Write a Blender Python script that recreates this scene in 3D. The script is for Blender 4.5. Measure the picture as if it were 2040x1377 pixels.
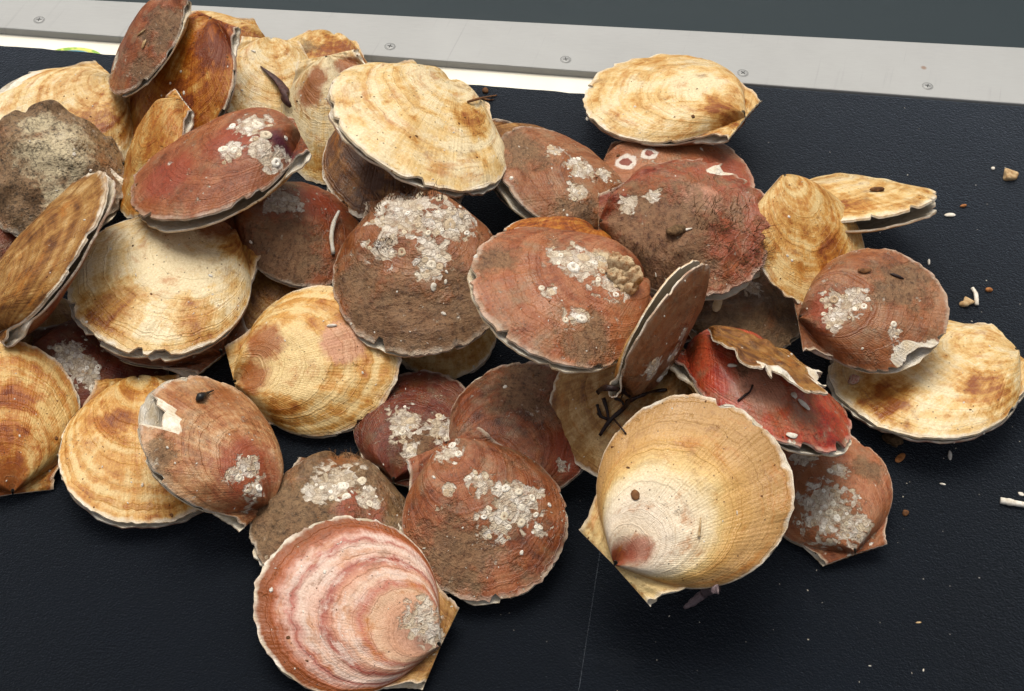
import bpy, bmesh, math, random
import numpy as np
from mathutils import Vector, Matrix
sc = bpy.context.scene
for o in list(bpy.data.objects): bpy.data.objects.remove(o)
# ---------- camera ----------
_P, _R = math.radians(50), math.radians(3.4)
cam = bpy.data.objects.new('camera', bpy.data.cameras.new('camera'))
sc.collection.objects.link(cam); sc.camera = cam
cam.data.sensor_width = 36; cam.data.sensor_fit = 'HORIZONTAL'; cam.data.lens = 36*2850/2040
cam.data.clip_start = .05; cam.data.clip_end = 400
cam.matrix_world = Matrix.Translation((0, 0, .66)) @ Matrix.Rotation(math.pi/2-_P, 4, 'X') @ Matrix.Rotation(_R, 4, 'Z')
# ---------- daylight: overcast ----------
SUN_EL, SUN_AZ = 72, -20                 # degrees above the horizon; degrees clockwise from straight ahead (+Y)
world = bpy.data.worlds.new('World'); sc.world = world; world.use_nodes = True
wt = world.node_tree; wt.nodes.clear()
sky = wt.nodes.new('ShaderNodeTexSky'); sky.sky_type = 'NISHITA'; sky.sun_disc = False
sky.sun_elevation = math.radians(SUN_EL); sky.sun_rotation = math.radians(SUN_AZ)
sky.air_density = 1.0; sky.dust_density = 6.0; sky.ozone_density = 1.0
hs = wt.nodes.new('ShaderNodeHueSaturation'); hs.inputs['Saturation'].default_value = .24
bg = wt.nodes.new('ShaderNodeBackground'); bg.inputs['Strength'].default_value = .075
wo = wt.nodes.new('ShaderNodeOutputWorld')
wt.links.new(sky.outputs[0], hs.inputs['Color']); wt.links.new(hs.outputs[0], bg.inputs[0]); wt.links.new(bg.outputs[0], wo.inputs[0])
sl = bpy.data.lights.new('sun', 'SUN'); sl.energy = 1.5; sl.angle = math.radians(35); sl.color = (1.0, .935, .79)
sun = bpy.data.objects.new('sun', sl); sc.collection.objects.link(sun)
_d = Vector((math.sin(math.radians(SUN_AZ))*math.cos(math.radians(SUN_EL)), math.cos(math.radians(SUN_AZ))*math.cos(math.radians(SUN_EL)), math.sin(math.radians(SUN_EL))))
sun.rotation_euler = _d.to_track_quat('Z', 'Y').to_euler()
sc.view_settings.view_transform = 'Standard'; sc.view_settings.look = 'None'
sc.view_settings.exposure = .80; sc.view_settings.gamma = 1; sc.view_settings.use_curve_mapping = False
# ---------- numpy-only part: camera numbers, shell shapes and the list of shells ----------
import math, random
import numpy as np
W, Hh, F = 2040.0, 1377.0, 2850.0
PITCH, ROLL = math.radians(50), math.radians(3.4)
CAM = np.array([0.0, 0.0, 0.66])
_f = np.array([0, math.cos(PITCH), -math.sin(PITCH)])
_r0 = np.array([1.0, 0, 0]); _u0 = np.array([0, math.sin(PITCH), math.cos(PITCH)])
RT = _r0*math.cos(ROLL) + _u0*math.sin(ROLL)
UP = -_r0*math.sin(ROLL) + _u0*math.cos(ROLL)

def ray(px, py):
    return _f + RT*((px-W/2)/F) + UP*((Hh/2-py)/F)
def on_plane(px, py, z=0.0):
    d = ray(px, py); return CAM + d*((z-CAM[2])/d[2])
def project(P):
    v = P - CAM; t = v@_f
    return W/2 + F*(v@RT)/t, Hh/2 - F*(v@UP)/t, t
def frame(c, tilt, nd, ud):
    """axes (x, y, z) of a shell: z out of the visible valve, y from the hinge to the far margin"""
    d = ray(*c); ez = -d/np.linalg.norm(d)
    ex = RT - ez*(RT@ez); ex /= np.linalg.norm(ex); ey = np.cross(ez, ex)
    T, a, b = map(math.radians, (tilt, nd, ud))
    m = ex*math.cos(a) + ey*math.sin(a); e1 = ex*math.sin(a) - ey*math.cos(a)
    n = ez*math.cos(T) + m*math.sin(T); e2 = m*math.cos(T) - ez*math.sin(T)
    ui = ex*math.cos(b) + ey*math.sin(b)
    U = e1*(ui@e1) + e2*(ui@m)/math.cos(T); U /= np.linalg.norm(U)
    y = -U; x = np.cross(y, n)
    return np.stack([x, y, n], 1)

DH = 1.12; AM = math.pi - math.acos(1/DH)          # hinge point below the disc centre; last outline angle
def wob(x, rs, n=6, f0=1.0, g=1.7):
    s = 0; f = f0; a = 1.0
    for i in range(n):
        s = s + a*np.sin(x*f + rs.uniform(0, 6.28)); f *= g*rs.uniform(.9, 1.1); a *= .68
    return s*.45
def sstep(x, a, b):
    t = np.clip((x-a)/(b-a), 0, 1); return t*t*(3-2*t)

def valve_grid(seed, dome, na=110, nr=34, notch=(), rough=1.0, th=.026, peak=.62, lump=0):
    """outer and inner surfaces of one valve and of its two ears, in units of the disc radius"""
    rs = np.random.RandomState(seed)
    al = np.linspace(-AM, AM, na)
    x0, y0 = np.sin(al), np.cos(al) + DH
    phi = np.arctan2(x0, y0); R = np.hypot(x0, y0)
    u = al/AM
    w = wob(al, rs, 7, 2.2); w2 = wob(al, rs, 5, 19.0)
    w3 = wob(al, rs, 4, 47.0)
    edge = 1 + rough*(.012*w + .0075*w2 + .004*w3)*(1-np.abs(u)**6)
    notch = list(notch) + [(math.degrees(rs.uniform(-2.2, 2.2)), rs.uniform(2, 6), rs.uniform(.012, .045)*min(rough, 1.5)) for _ in range(rs.randint(3, 8))]
    cut = np.zeros_like(al)
    for (ac, wd, dp) in notch:
        q = np.abs((al-math.radians(ac)+math.pi)%(2*math.pi)-math.pi)/math.radians(wd)
        cut = np.maximum(cut, dp*(1-sstep(q + .22*w2 + .10*w3, .5, 1.0)))
    wcut = np.zeros_like(al)
    for (ac, wd, dp) in notch:
        q = np.abs((al-math.radians(ac)+math.pi)%(2*math.pi)-math.pi)/math.radians(wd)
        if dp > .05: wcut = np.maximum(wcut, 1-sstep(q + .3*w2, .45, 1.6))
    R = R*edge*(1-cut)
    rho = np.linspace(0.012, 1, nr)**.85
    full = edge*np.hypot(x0, y0)
    rr = rho[None, :]*(R/full)[:, None]               # true growth coordinate, under 1 where the edge is broken off
    g = np.sin(math.pi*np.clip(rr, 0, 1)**peak)**.92
    k = (1-np.abs(u)**5)**.6
    asym = 1 + .10*rs.uniform(-1, 1)*u
    z = dome*g*k[:, None]*asym[:, None]
    # growth steps and low lumps
    st = wob(rr*1.0, rs, 7, 11.0, 1.5)
    z = z + rough*(.010*st*rr + .010*wob(rr*3+al[:, None]*1.5, rs, 4, 1.6)*rr + .006*wob(al[:, None]*5-rr*7, rs, 4, 1.5)*rr)*k[:, None]
    z = z + rough*.012*(w[:, None])*rr**7*k[:, None]
    for i in range(3):
        r0 = rs.uniform(.35, .95); z = z + rough*.007*(1-sstep(rr + .012*w[:, None], r0-.012, r0+.012))*k[:, None]*rr
    X = np.sin(phi)[:, None]*R[:, None]*rho; Y = np.cos(phi)[:, None]*R[:, None]*rho - DH
    if lump:
        lz = 0
        for i in range(16):
            kk = rs.uniform(6, 26); an = rs.uniform(0, 6.28); lz = lz + np.sin(kk*(X*math.cos(an)+Y*math.sin(an))+rs.uniform(0, 6.28))*(9/kk)
        z = z + lump*(lz*.45+np.abs(lz)*.35)*np.clip(rr*4, 0, 1)
    z = z + th
    O = np.stack([X, Y, z], 2)
    I = O.copy(); I[:, :, 2] -= th*(1.0)
    pieces = [(O, I, np.repeat(phi[:, None], nr, 1), rr)]
    valve_grid.cut = wcut[:, None]*sstep(np.repeat(rho[None, :], na, 0), .78, .97)
    pm = math.asin(1/DH)
    for s in (-1, 1):
        ph = np.linspace(pm-.07, math.pi/2+.03, 12)
        xe = .56*rs.uniform(.88, 1.05); dp = rs.uniform(.30, .38)
        p0 = np.array([xe, -.015]); p1 = np.array([.56+.27*dp, dp])
        Re = []; wv = wob(ph, rs, 5, 9.0)
        for j, p in enumerate(ph):
            dv = np.array([math.sin(p), math.cos(p)]); e = p1-p0
            M = np.array([[dv[0], -e[0]], [dv[1], -e[1]]]); t = np.linalg.solve(M, p0)
            bow = -.07*math.sin(math.pi*min(max(t[1], 0), 1))
            Re.append(t[0] + bow + .008*rs.uniform(-1, 1) + .016*wv[j])
        Re = np.array(Re); Re = Re - rs.uniform(.03, .09)*np.exp(-((ph-math.pi/2)/.11)**2); rh = np.linspace(.02, 1, 14)
        X = s*np.sin(ph)[:, None]*Re[:, None]*rh; Y = np.cos(ph)[:, None]*Re[:, None]*rh - DH
        lift = np.linspace(0, 1, 12)[:, None]
        Z = th*.9 + .05*np.sin(math.pi*lift)*rh + .007*np.sin(rh*26 + lift*2) + .018*wob(rh*5+lift*4, rs, 4, 1.0)*rh + .010*np.sin(lift*14+rh*2)*rh
        Z = np.broadcast_to(Z, X.shape)
        O = np.stack([X, Y, Z], 2); I = O.copy(); I[:, :, 2] -= th*.8
        if s < 0: O, I = O[::-1], I[::-1]
        P = np.repeat((s*ph)[:, None], 14, 1)
        if s < 0: P = P[::-1]
        pieces.append((O, I, P, np.repeat(rh[None, :]*.45, 12, 0)))
    return pieces

def flip(pieces):
    out = []
    for (O, I, p, r) in pieces:
        O, I = O.copy(), I.copy(); O[:, :, 2] *= -1; I[:, :, 2] *= -1
        out.append((O[::-1], I[::-1], p[::-1], r[::-1]))
    return out
def hinge_turn(pieces, ang):
    c, s = math.cos(ang), math.sin(ang); out = []
    def rot(A):
        B = A.copy(); y = A[:, :, 1]+DH; z = A[:, :, 2]
        B[:, :, 1] = y*c - z*s - DH; B[:, :, 2] = y*s + z*c; return B
    return [(rot(O), rot(I), p, r) for (O, I, p, r) in pieces]
def notches(s):
    """broken places of the margin; given as ('p', x, y, width, depth) they are where the photo shows them"""
    out = []
    for q in s.get('notch', ()):
        if q[0] == 'p':
            A = frame(s['c'], s['tilt'], s['nd'], s['ud']); cen = CAM + ray(*s['c'])
            d = ray(q[1], q[2]); o = (CAM-cen)@A; dd = d@A; p = o - dd*(o[2]/dd[2])
            out.append((math.degrees(math.atan2(p[0], p[1])), q[3], q[4]))
        else: out.append(q)
    return out
def shell_valves(i, s, na=110, nr=34):
    """(visible valve, hidden valve) of shell number i"""
    up = valve_grid(100+i*7, s.get('dome', .30), na, nr, notches(s), s.get('rough', 1.0), peak=s.get('peak', .62), lump=s.get('lump', .006))
    lo = flip(valve_grid(103+i*7, s.get('dome2', .20), max(na*2//3, 30), max(nr*2//3, 14), s.get('notch2', ()), s.get('rough', 1.0)))
    o = math.radians(s.get('open', 1.0))
    return hinge_turn(up, o/2), hinge_turn(lo, -o/2)
# every shell: c = centre of its margin disc on the photo, a = half its long axis (px), tilt = angle between its face and
# the line of sight, nd = way the face leans, ud = way the hinge points (degrees, 0 right, 90 up); listed from the
# bottom of the heap to its top.  m = look; b = patches (kind, x, y, radius)
CREAM = ['F8E6BC', 'EECC8C', 'D09A4C', '965012']
GOLD = ['F2D496', 'DEA858', 'BA7628', '843E08']
TAN = ['D4B078', 'B68848', '96642A', '623810']
ORANGE = ['E6C07A', 'CA8A38', 'AC5E16', '7A3406']
BROWN = ['AC7650', '985A32', '7E441F', '52290E']
PINK = ['B6764F', 'A25C36', '88441F', '5C2B10']
RED = ['A65636', '8E3818', '72260C', '481006']
DULL = ['9A7C58', '7E5E3E', '62462C', '42301A']
SH = [
 dict(c=(425,112), a=108, tilt=38, nd=70, ud=15, pal=CREAM, bias=.10, dome=.24, b=[('stain',505,80,40)], label='cream shell with a ragged right edge, furthest back against the rail'),
 dict(c=(112,262), a=150, tilt=34, nd=100, ud=38, pal=CREAM, dome=.22, ear=1, notch=[('p',20,165,20,.10),('p',150,135,14,.07)], b=[('stain',190,240,60),('stain',60,300,50)], label='large cream shell with a chipped white upper edge, behind the muddy grey one'),
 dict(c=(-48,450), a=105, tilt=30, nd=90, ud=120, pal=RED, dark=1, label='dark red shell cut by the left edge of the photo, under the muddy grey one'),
 dict(c=(45,655), a=112, tilt=30, nd=80, ud=190, pal=TAN, dome=.22, b=[('stain',20,650,50)], label='dull tan shell in shadow at left, above the orange and cream one'),
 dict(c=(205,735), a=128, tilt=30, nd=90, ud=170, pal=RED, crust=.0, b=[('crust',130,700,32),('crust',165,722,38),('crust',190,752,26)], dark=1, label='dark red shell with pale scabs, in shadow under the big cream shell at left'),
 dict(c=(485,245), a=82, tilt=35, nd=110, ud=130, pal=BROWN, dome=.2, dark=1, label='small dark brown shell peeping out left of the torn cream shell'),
 dict(c=(628,150), a=112, tilt=50, nd=88, ud=62, pal=CREAM, bias=.12, dome=.26, ear=1, b=[('stain',680,100,50),('mudp',600,95,40)], label='pinkish cream shell lying across the rail edge behind the orange stained one'),
 dict(c=(1086,352), a=134, tilt=50, nd=58, ud=150, pal=TAN, dome=.22, bias=.25, label='tan shell showing only a thin lit edge under the red-brown shell right of centre'),
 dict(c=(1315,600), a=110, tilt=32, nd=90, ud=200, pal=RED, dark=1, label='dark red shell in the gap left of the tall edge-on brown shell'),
 dict(c=(1485,610), a=122, tilt=38, nd=75, ud=200, pal=DULL, mud=.5, lump=.02, b=[('crust',1500,570,22)], rough=1.6, label='dark muddy shell in the hollow below the big mud-caked red one'),
 dict(c=(590,592), a=142, tilt=32, nd=90, ud=60, pal=TAN, dome=.2, bias=.22, label='tan brown shell in shadow between the big cream shell and the orange one'),
 dict(c=(880,650), a=112, tilt=20, nd=90, ud=90, pal=CREAM, bias=.1, label='cream shell showing only its lower rim beneath the central crusted shell'),
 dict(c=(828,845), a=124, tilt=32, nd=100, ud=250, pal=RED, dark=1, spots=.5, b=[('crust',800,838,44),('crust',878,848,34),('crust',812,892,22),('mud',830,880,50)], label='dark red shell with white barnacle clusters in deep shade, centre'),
 dict(c=(1354,376), a=148, tilt=42, nd=85, ud=165, pal=PINK, ear=1, rough=.7, notch=[(70,14,.05)], bias=-.22, b=[('ringp',1250,316,20),('ringp',1294,300,14),('red',1440,350,70)], label='pinkish red shell with two white rings, touching the cream shell on the rail'),
 dict(c=(1696,418), a=164, tilt=79, nd=96, ud=174, pal=CREAM, bias=.05, dome=.30, dome2=.24, open=3, pal2=ORANGE, b=[('stain',1700,400,40)], label='cream shell lying side-on with its mouth slightly open, right of the heap'),
 dict(c=(1840,752), a=184, tilt=50, nd=82, ud=14, pal=CREAM, dome=.20, ear=1, b=[('stain',1760,790,50),('stain',1960,770,50)], label='large cream shell at far right under the brown shell with white patches'),
 dict(c=(545,182), a=114, tilt=38, nd=75, ud=92, pal=CREAM, dome=.22, notch=[('p',480,100,24,.13)], ear=0, label='cream shell with a torn rim, pierced by a dark seaweed blade'),
 dict(c=(360,182), a=142, tilt=50, nd=150, ud=62, pal=ORANGE, dome=.26, bias=.05, streak=.5, b=[('stain',420,70,60),('stain',350,240,50)], label='tall golden shell with an orange top, leaning behind the topmost red-brown one'),
 dict(c=(292,905), a=168, tilt=34, nd=88, ud=98, pal=GOLD, dome=.20, ear=1, bias=.02, b=[('stain',230,840,40)], label='flat tan shell on the mat at left, under the shell with the white break'),
 dict(c=(1040,856), a=150, tilt=26, nd=100, ud=235, pal=PINK, ear=1, bias=.22, mud=.12, b=[('mud',1030,770,70),('crust',1127,930,14),('red',1150,900,60)], label='dull red shell behind the lower central white-speckled one'),
 dict(c=(1610,488), a=134, tilt=40, nd=30, ud=112, pal=GOLD, rough=.6, lump=.003, bias=-.02, dome=.22, single=1, b=[('stain',1660,500,40)], label='upright tan shell leaning behind the brown shell with white patches'),
 dict(c=(1642,975), a=132, tilt=26, nd=80, ud=-66, pal=PINK, ear=1, bias=-.12, spots=.3, b=[('crust',1650,1010,62),('crust',1690,1050,40),('crust',1600,905,28),('crust',1665,935,22),('mud',1730,930,40)], label='orange-pink shell half covered by pale honeycomb scabs, lower right'),
 dict(c=(662,1052), a=162, tilt=40, nd=92, ud=86, pal=DULL, ear=1, speck=.6, mud=.42, dome=.36, b=[('crust',680,955,52),('crust',630,975,30),('crust',735,985,28),('red',720,1010,50),('mud',545,1050,80)], rough=1.3, lump=.014, label='grey-brown muddy shell with a pale crusted crown, bottom left of centre'),
 dict(c=(108,358), a=142, tilt=34, nd=100, ud=112, pal=DULL, mud=.36, rough=1.9, lump=.035, dome=.50, speck=1, bias=-.45, b=[('pale',115,300,95),('pale',80,245,45),('pale',120,390,50),('mud',40,360,80),('mud',200,400,60),('mud',70,210,50)], label='grey shell caked in speckled mud, with a knobbly hinge, upper left'),
 dict(c=(1106,362), a=136, tilt=52, nd=56, ud=-25, pal=BROWN, dome=.30, open=4, bias=-.1, mud=.12, b=[('crust',1160,330,32),('crust',1150,375,24),('crust',1205,342,20),('crust',1105,295,20),('mud',1040,290,60),('mud',1160,420,40)], label='red-brown shell with scattered grey scabs right of the top cream shell'),
 dict(c=(1322,196), a=158, tilt=57, nd=92, ud=-14, pal=CREAM, bias=.02, dome=.24, ear=1, lines=.6, b=[('stain',1430,200,40),('pale',1390,165,50)], label='plump cream shell lying alone across the metal rail'),
 dict(c=(292,98), a=108, tilt=68, nd=142, ud=54, pal=PINK, dome=.34, bias=.12, mud=.14, b=[('crust',222,125,20),('mud',330,45,60),('mud',290,170,50)], label='smooth red-brown shell topmost at upper left, with one small grey patch'),
 dict(c=(304,322), a=124, tilt=68, nd=158, ud=62, pal=ORANGE, dome=.26, ear=1, label='narrow golden shell standing on edge between the muddy grey and red ones'),
 dict(c=(668,246), a=124, tilt=26, nd=150, ud=95, pal=CREAM, bias=-.12, dome=.20, ear=1, b=[('rust',612,185,30),('rust',628,150,24),('rust',690,122,24),('stain',640,320,40)], label='cream shell with a rusty orange streak, beside the top cream shell'),
 dict(c=(418,885), a=152, tilt=40, nd=45, ud=-50, pal=['E0B890','CC9868','B47448','845028'], ear=1, dome=.42, streak=.5, notch=[('p',284,822,15,.13)], b=[('crust',500,925,30),('crust',470,940,20),('crust',515,975,22),('red',500,930,70),('mud',320,900,40)], label='pinkish tan shell with a white broken notch in its left edge'),
 dict(c=(1238,808), a=150, tilt=22, nd=150, ud=40, pal=TAN, dome=.2, bias=-.08, open=3, streak=.5, label='tan shell with a double white rim, under the dark seaweed sprig'),
 dict(c=(4,822), a=150, tilt=16, nd=90, ud=-82, pal=ORANGE, bias=-.04, dome=.26, ear=1, lines=.5, b=[('stain',30,790,40),('rust',20,960,40),('stain',10,880,50)], label='orange and cream shell cut by the left edge of the photo'),
 dict(c=(1745,618), a=138, tilt=28, nd=80, ud=188, pal=BROWN, bias=-.02, ear=1, dome=.36, open=2, notch=[('p',1835,715,17,.09)], mud=.22, b=[('crust',1660,588,24),('crust',1645,600,22),('crust',1700,590,32),('crust',1672,618,32),('crust',1660,640,18),('crust',1785,655,14),('mud',1800,560,60),('red',1640,612,40)], label='brown shell with white patches and a chipped white rim, far right'),
 dict(c=(1534,796), a=176, tilt=66, nd=62, ud=150, pal=['CC5A38','B83E24','98260F','6C1608'], gloss=1, dome=.42, bias=-.1, b=[('pink',1520,760,52),('mud',1480,725,22),('crust',1580,880,12),('stain2',1650,840,60)], label='wet bright red shell with peeling skin, right of the front cream one'),
 dict(c=(1374,458), a=162, tilt=32, nd=80, ud=178, pal=RED, ear=1, mud=.36, rough=1.8, lump=.024, dome=.36, open=5, bias=-.15, b=[('crust',1250,405,22),('crust',1300,385,18),('mud',1330,470,110),('mud',1290,520,60),('pink',1400,385,40)], label='large mud-caked red shell with a squared ear, behind the tall edge-on one'),
 dict(c=(692,1204), a=182, tilt=14, nd=90, ud=-24, pal=TAN, ear=1, dome=.20, lines=.5, rings='banded', notch=[(45,10,.02),(75,9,.03),(10,7,.02)], b=[('crust',845,1235,40),('crust',870,1265,30)], label='pink and white banded shell with an orange margin, nearest the bottom'),
 dict(c=(108,498), a=182, tilt=74, nd=147, ud=237, pal=TAN, dome=.30, bias=.05, streak=.5, label='tan shell standing on edge at the left, its rim a diagonal line'),
 dict(c=(600,468), a=130, tilt=40, nd=72, ud=158, pal=PINK, ear=1, dome=.36, mud=.2, bias=.08, b=[('crust',570,390,36),('crust',545,405,20),('red',640,400,50),('mud',580,510,80)], label='dull pink shell with a pale grey patch, left of the central crusted one'),
 dict(c=(325,606), a=152, tilt=36, nd=95, ud=-42, pal=BROWN, dome=.22, ear=1, bias=.15, mud=.1, label='brown shell showing only its lower rim and an ear under the big cream shell'),
 dict(c=(320,568), a=178, tilt=38, nd=95, ud=36, pal=CREAM, ear=1, dome=.22, bias=-.04, open=2, b=[('rust',440,440,50),('stain',490,500,40),('stain',230,600,60),('stain',400,620,50),('pale',340,520,90)], label='big cream shell with brown blotches and a pale scalloped rim, left of centre'),
 dict(c=(640,718), a=158, tilt=20, nd=120, ud=196, pal=GOLD, ear=1, dome=.34, bias=-.08, lines=.5, b=[('rust',500,745,36),('rust',520,680,40),('pinkst',690,680,44),('pale',570,720,70),('stain',560,810,40)], label='golden shell with an orange hinge and pinkish centre stripe'),
 dict(c=(966,1040), a=164, tilt=18, nd=85, ud=118, pal=PINK, ear=1, mud=.20, dome=.34, spots=.7, bias=.02, b=[('crust',1020,1000,52),('crust',990,1035,40),('crust',1060,980,30),('crust',960,960,26),('crust',885,900,30),('crust',1075,1050,14),('crust',890,970,14),('mud',900,1100,80),('stain2',1090,1100,60)], label='dusky pink shell peppered with white barnacle scabs, bottom centre'),
 dict(c=(1536,724), a=130, tilt=78, nd=64, ud=152, pal=TAN, bias=.25, dome=.12, single=1, ear=0, tol=.022, pct=12, lump=.02, rough=1.8, notch=[(-20,30,.12),(60,20,.10)], mud=.2, label='thin brown shell flake lying across the wet red shell'),
 dict(c=(424,346), a=170, tilt=62, nd=113, ud=22, pal=PINK, ear=1, dome=.38, open=4, bias=.05, b=[('crust',455,300,26),('crust',525,290,34),('crust',495,248,44),('red',460,270,60),('red',330,350,60),('purple',565,285,26)], label='red shell with round white barnacle scars, its lips facing down, upper left'),
 dict(c=(800,322), a=158, tilt=36, nd=100, ud=90, pal=TAN, bias=.35, streak=.5, dome=.22, label='ribbed brown shell tucked under the top cream shell'),
 dict(c=(1120,520), a=132, tilt=58, nd=66, ud=40, pal=ORANGE, bias=.1, streak=.5, dome=.26, label='golden ribbed shell peeping out behind the crusted pink shell right of centre'),
 dict(c=(834,256), a=192, tilt=59, nd=62, ud=56, pal=CREAM, ear=1, dome=.20, dome2=.14, bias=-.08, lines=.4, b=[('stain',940,230,50)], label='largest cream shell, smooth and topmost at upper centre'),
 dict(c=(838,556), a=176, tilt=32, nd=95, ud=98, pal=BROWN, ear=1, dome=.42, mud=.26, lump=.014, rough=1.4, bias=.05, b=[('crust',800,420,70),('crust',880,440,56),('crust',770,490,40),('crust',860,500,44),('crust',920,430,36),('crust',850,528,30),('mud',800,640,90),('mud',920,640,90),('mud',710,560,50)], label='domed brown shell with a thick crown of white barnacles, at the centre'),
 dict(c=(1112,592), a=186, tilt=48, nd=62, ud=8, pal=PINK, ear=0, dome=.34, bias=-.04, mud=.08, b=[('crust',1170,520,52),('crust',1130,505,34),('crust',1215,560,38),('crust',1095,578,16),('crust',1150,625,26),('mud',1180,680,60),('mud',990,520,50),('pale',1190,510,40)], label='rosy brown shell with white scabs and a barnacle lump on its hinge'),
 dict(c=(1322,646), a=146, tilt=76, nd=-33, ud=240, pal=BROWN, dome=.26, dome2=.14, mud=.2, bias=-.05, open=3, b=[('crust',1365,670,20),('crust',1345,710,24),('crust',1310,740,26),('crust',1340,750,20)], label='brown shell standing on edge with pale scabs at its foot, right of centre'),
 dict(c=(1382,978), a=194, tilt=10, nd=90, ud=223, pal=GOLD, ear=1, dome=.26, rings='creamring', bias=-.35, lines=.6, pct=.1, tol=.0, b=[('red',1270,1090,32),('pale',1370,1000,130),('stain',1440,1110,60),('stain',1240,880,50),('stain',1480,1060,60)], label='big round cream shell with a red spot at its hinge, front right'),
]
T = [0.997, 0.9454, 0.8912, 0.8391, 0.8256, 0.9669, 0.9998, 0.9345, 0.8719, 0.8597, 0.8663, 0.8535, 0.8076, 0.9352, 0.8926, 0.8378, 0.9683, 0.9438, 0.7855, 0.7958, 0.8421, 0.7878, 0.7574, 0.9071, 0.9069, 0.9678, 0.939, 0.894, 0.9458, 0.761, 0.779, 0.7862, 0.8201, 0.7597, 0.8365, 0.7229, 0.8173, 0.8722, 0.8441, 0.827, 0.8186, 0.7539, 0.7406, 0.8456, 0.9099, 0.8044, 0.8755, 0.8305, 0.7599, 0.7395, 0.71]
# ---------- helpers ----------
def lin(h):
    c = [int(h[i:i+2], 16)/255 for i in (0, 2, 4)]
    return [x/12.92 if x <= .04045 else ((x+.055)/1.055)**2.4 for x in c]
def alb(h, k=.82): return tuple(k*x for x in lin(h)) + (1,)
class NB:
    """small node builder"""
    def __init__(s, name):
        s.m = bpy.data.materials.new(name); s.m.use_nodes = True; s.t = s.m.node_tree; s.t.nodes.clear()
        s.out = s.t.nodes.new('ShaderNodeOutputMaterial'); s.b = s.t.nodes.new('ShaderNodeBsdfPrincipled')
        s.t.links.new(s.b.outputs[0], s.out.inputs[0])
    def n(s, k): return s.t.nodes.new('ShaderNode'+k)
    def put(s, sock, v):
        if isinstance(v, bpy.types.NodeSocket): s.t.links.new(v, sock)
        elif v is not None:
            if hasattr(sock.default_value, '__len__') and not hasattr(v, '__len__'): v = (v,)*len(sock.default_value)
            sock.default_value = v
    def attr(s, name, o='Fac'):
        a = s.n('Attribute'); a.attribute_name = name; return a.outputs[o]
    def math(s, op, a, b=None, c=None):
        x = s.n('Math'); x.operation = op
        for i, v in enumerate((a, b, c)):
            if v is not None: s.put(x.inputs[i], v)
        return x.outputs[0]
    def add(s, *a):
        r = a[0]
        for v in a[1:]: r = s.math('ADD', r, v)
        return r
    def mul(s, a, b): return s.math('MULTIPLY', a, b)
    def vm(s, op, a, b):
        x = s.n('VectorMath'); x.operation = op; s.put(x.inputs[0], a); s.put(x.inputs[1], b); return x.outputs[0]
    def xyz(s, x, y, z):
        c = s.n('CombineXYZ'); s.put(c.inputs[0], x); s.put(c.inputs[1], y); s.put(c.inputs[2], z); return c.outputs[0]
    def sep(s, v):
        c = s.n('SeparateXYZ'); s.put(c.inputs[0], v); return c.outputs
    def noise(s, v, scale, det=3, rough=.55, dim='3D'):
        x = s.n('TexNoise'); x.noise_dimensions = dim
        s.put(x.inputs['W' if dim == '1D' else 'Vector'], v)
        s.put(x.inputs['Scale'], scale); s.put(x.inputs['Detail'], det); s.put(x.inputs['Roughness'], rough); return x.outputs['Fac']
    def vor(s, v, scale, feat='F1', rnd=1.0):
        x = s.n('TexVoronoi'); x.feature = feat; s.put(x.inputs['Vector'], v); s.put(x.inputs['Scale'], scale)
        s.put(x.inputs['Randomness'], rnd); return x.outputs
    def rng(s, v, a, b, lo=0.0, hi=1.0, smooth=False):
        x = s.n('MapRange'); x.clamp = True
        if smooth: x.interpolation_type = 'SMOOTHSTEP'
        for i, q in enumerate((v, a, b, lo, hi)): s.put(x.inputs[i], q)
        return x.outputs[0]
    def mix(s, f, a, b, mode='MIX'):
        x = s.n('Mix'); x.data_type = 'RGBA'; x.blend_type = mode
        s.put(x.inputs[0], f); s.put(x.inputs[6], a); s.put(x.inputs[7], b); return x.outputs[2]
    def ramp(s, f, stops):
        x = s.n('ValToRGB'); e = x.color_ramp.elements
        while len(e) < len(stops): e.new(.5)
        for i, (p, c) in enumerate(stops): e[i].position = p; e[i].color = c
        s.put(x.inputs[0], f); return x.outputs[0]
    def bump(s, h, strength, dist, nrm=None):
        x = s.n('Bump'); s.put(x.inputs['Height'], h); x.inputs['Strength'].default_value = strength
        x.inputs['Distance'].default_value = dist
        if nrm is not None: s.put(x.inputs['Normal'], nrm)
        return x.outputs[0]
    def fin(s, col, rough, nrm=None, spec=.5, **kw):
        s.put(s.b.inputs['Base Color'], col); s.put(s.b.inputs['Roughness'], rough); s.put(s.b.inputs['Specular IOR Level'], spec)
        if nrm is not None: s.put(s.b.inputs['Normal'], nrm)
        for k, v in kw.items(): s.put(s.b.inputs[k], v)
        return s.m
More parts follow.
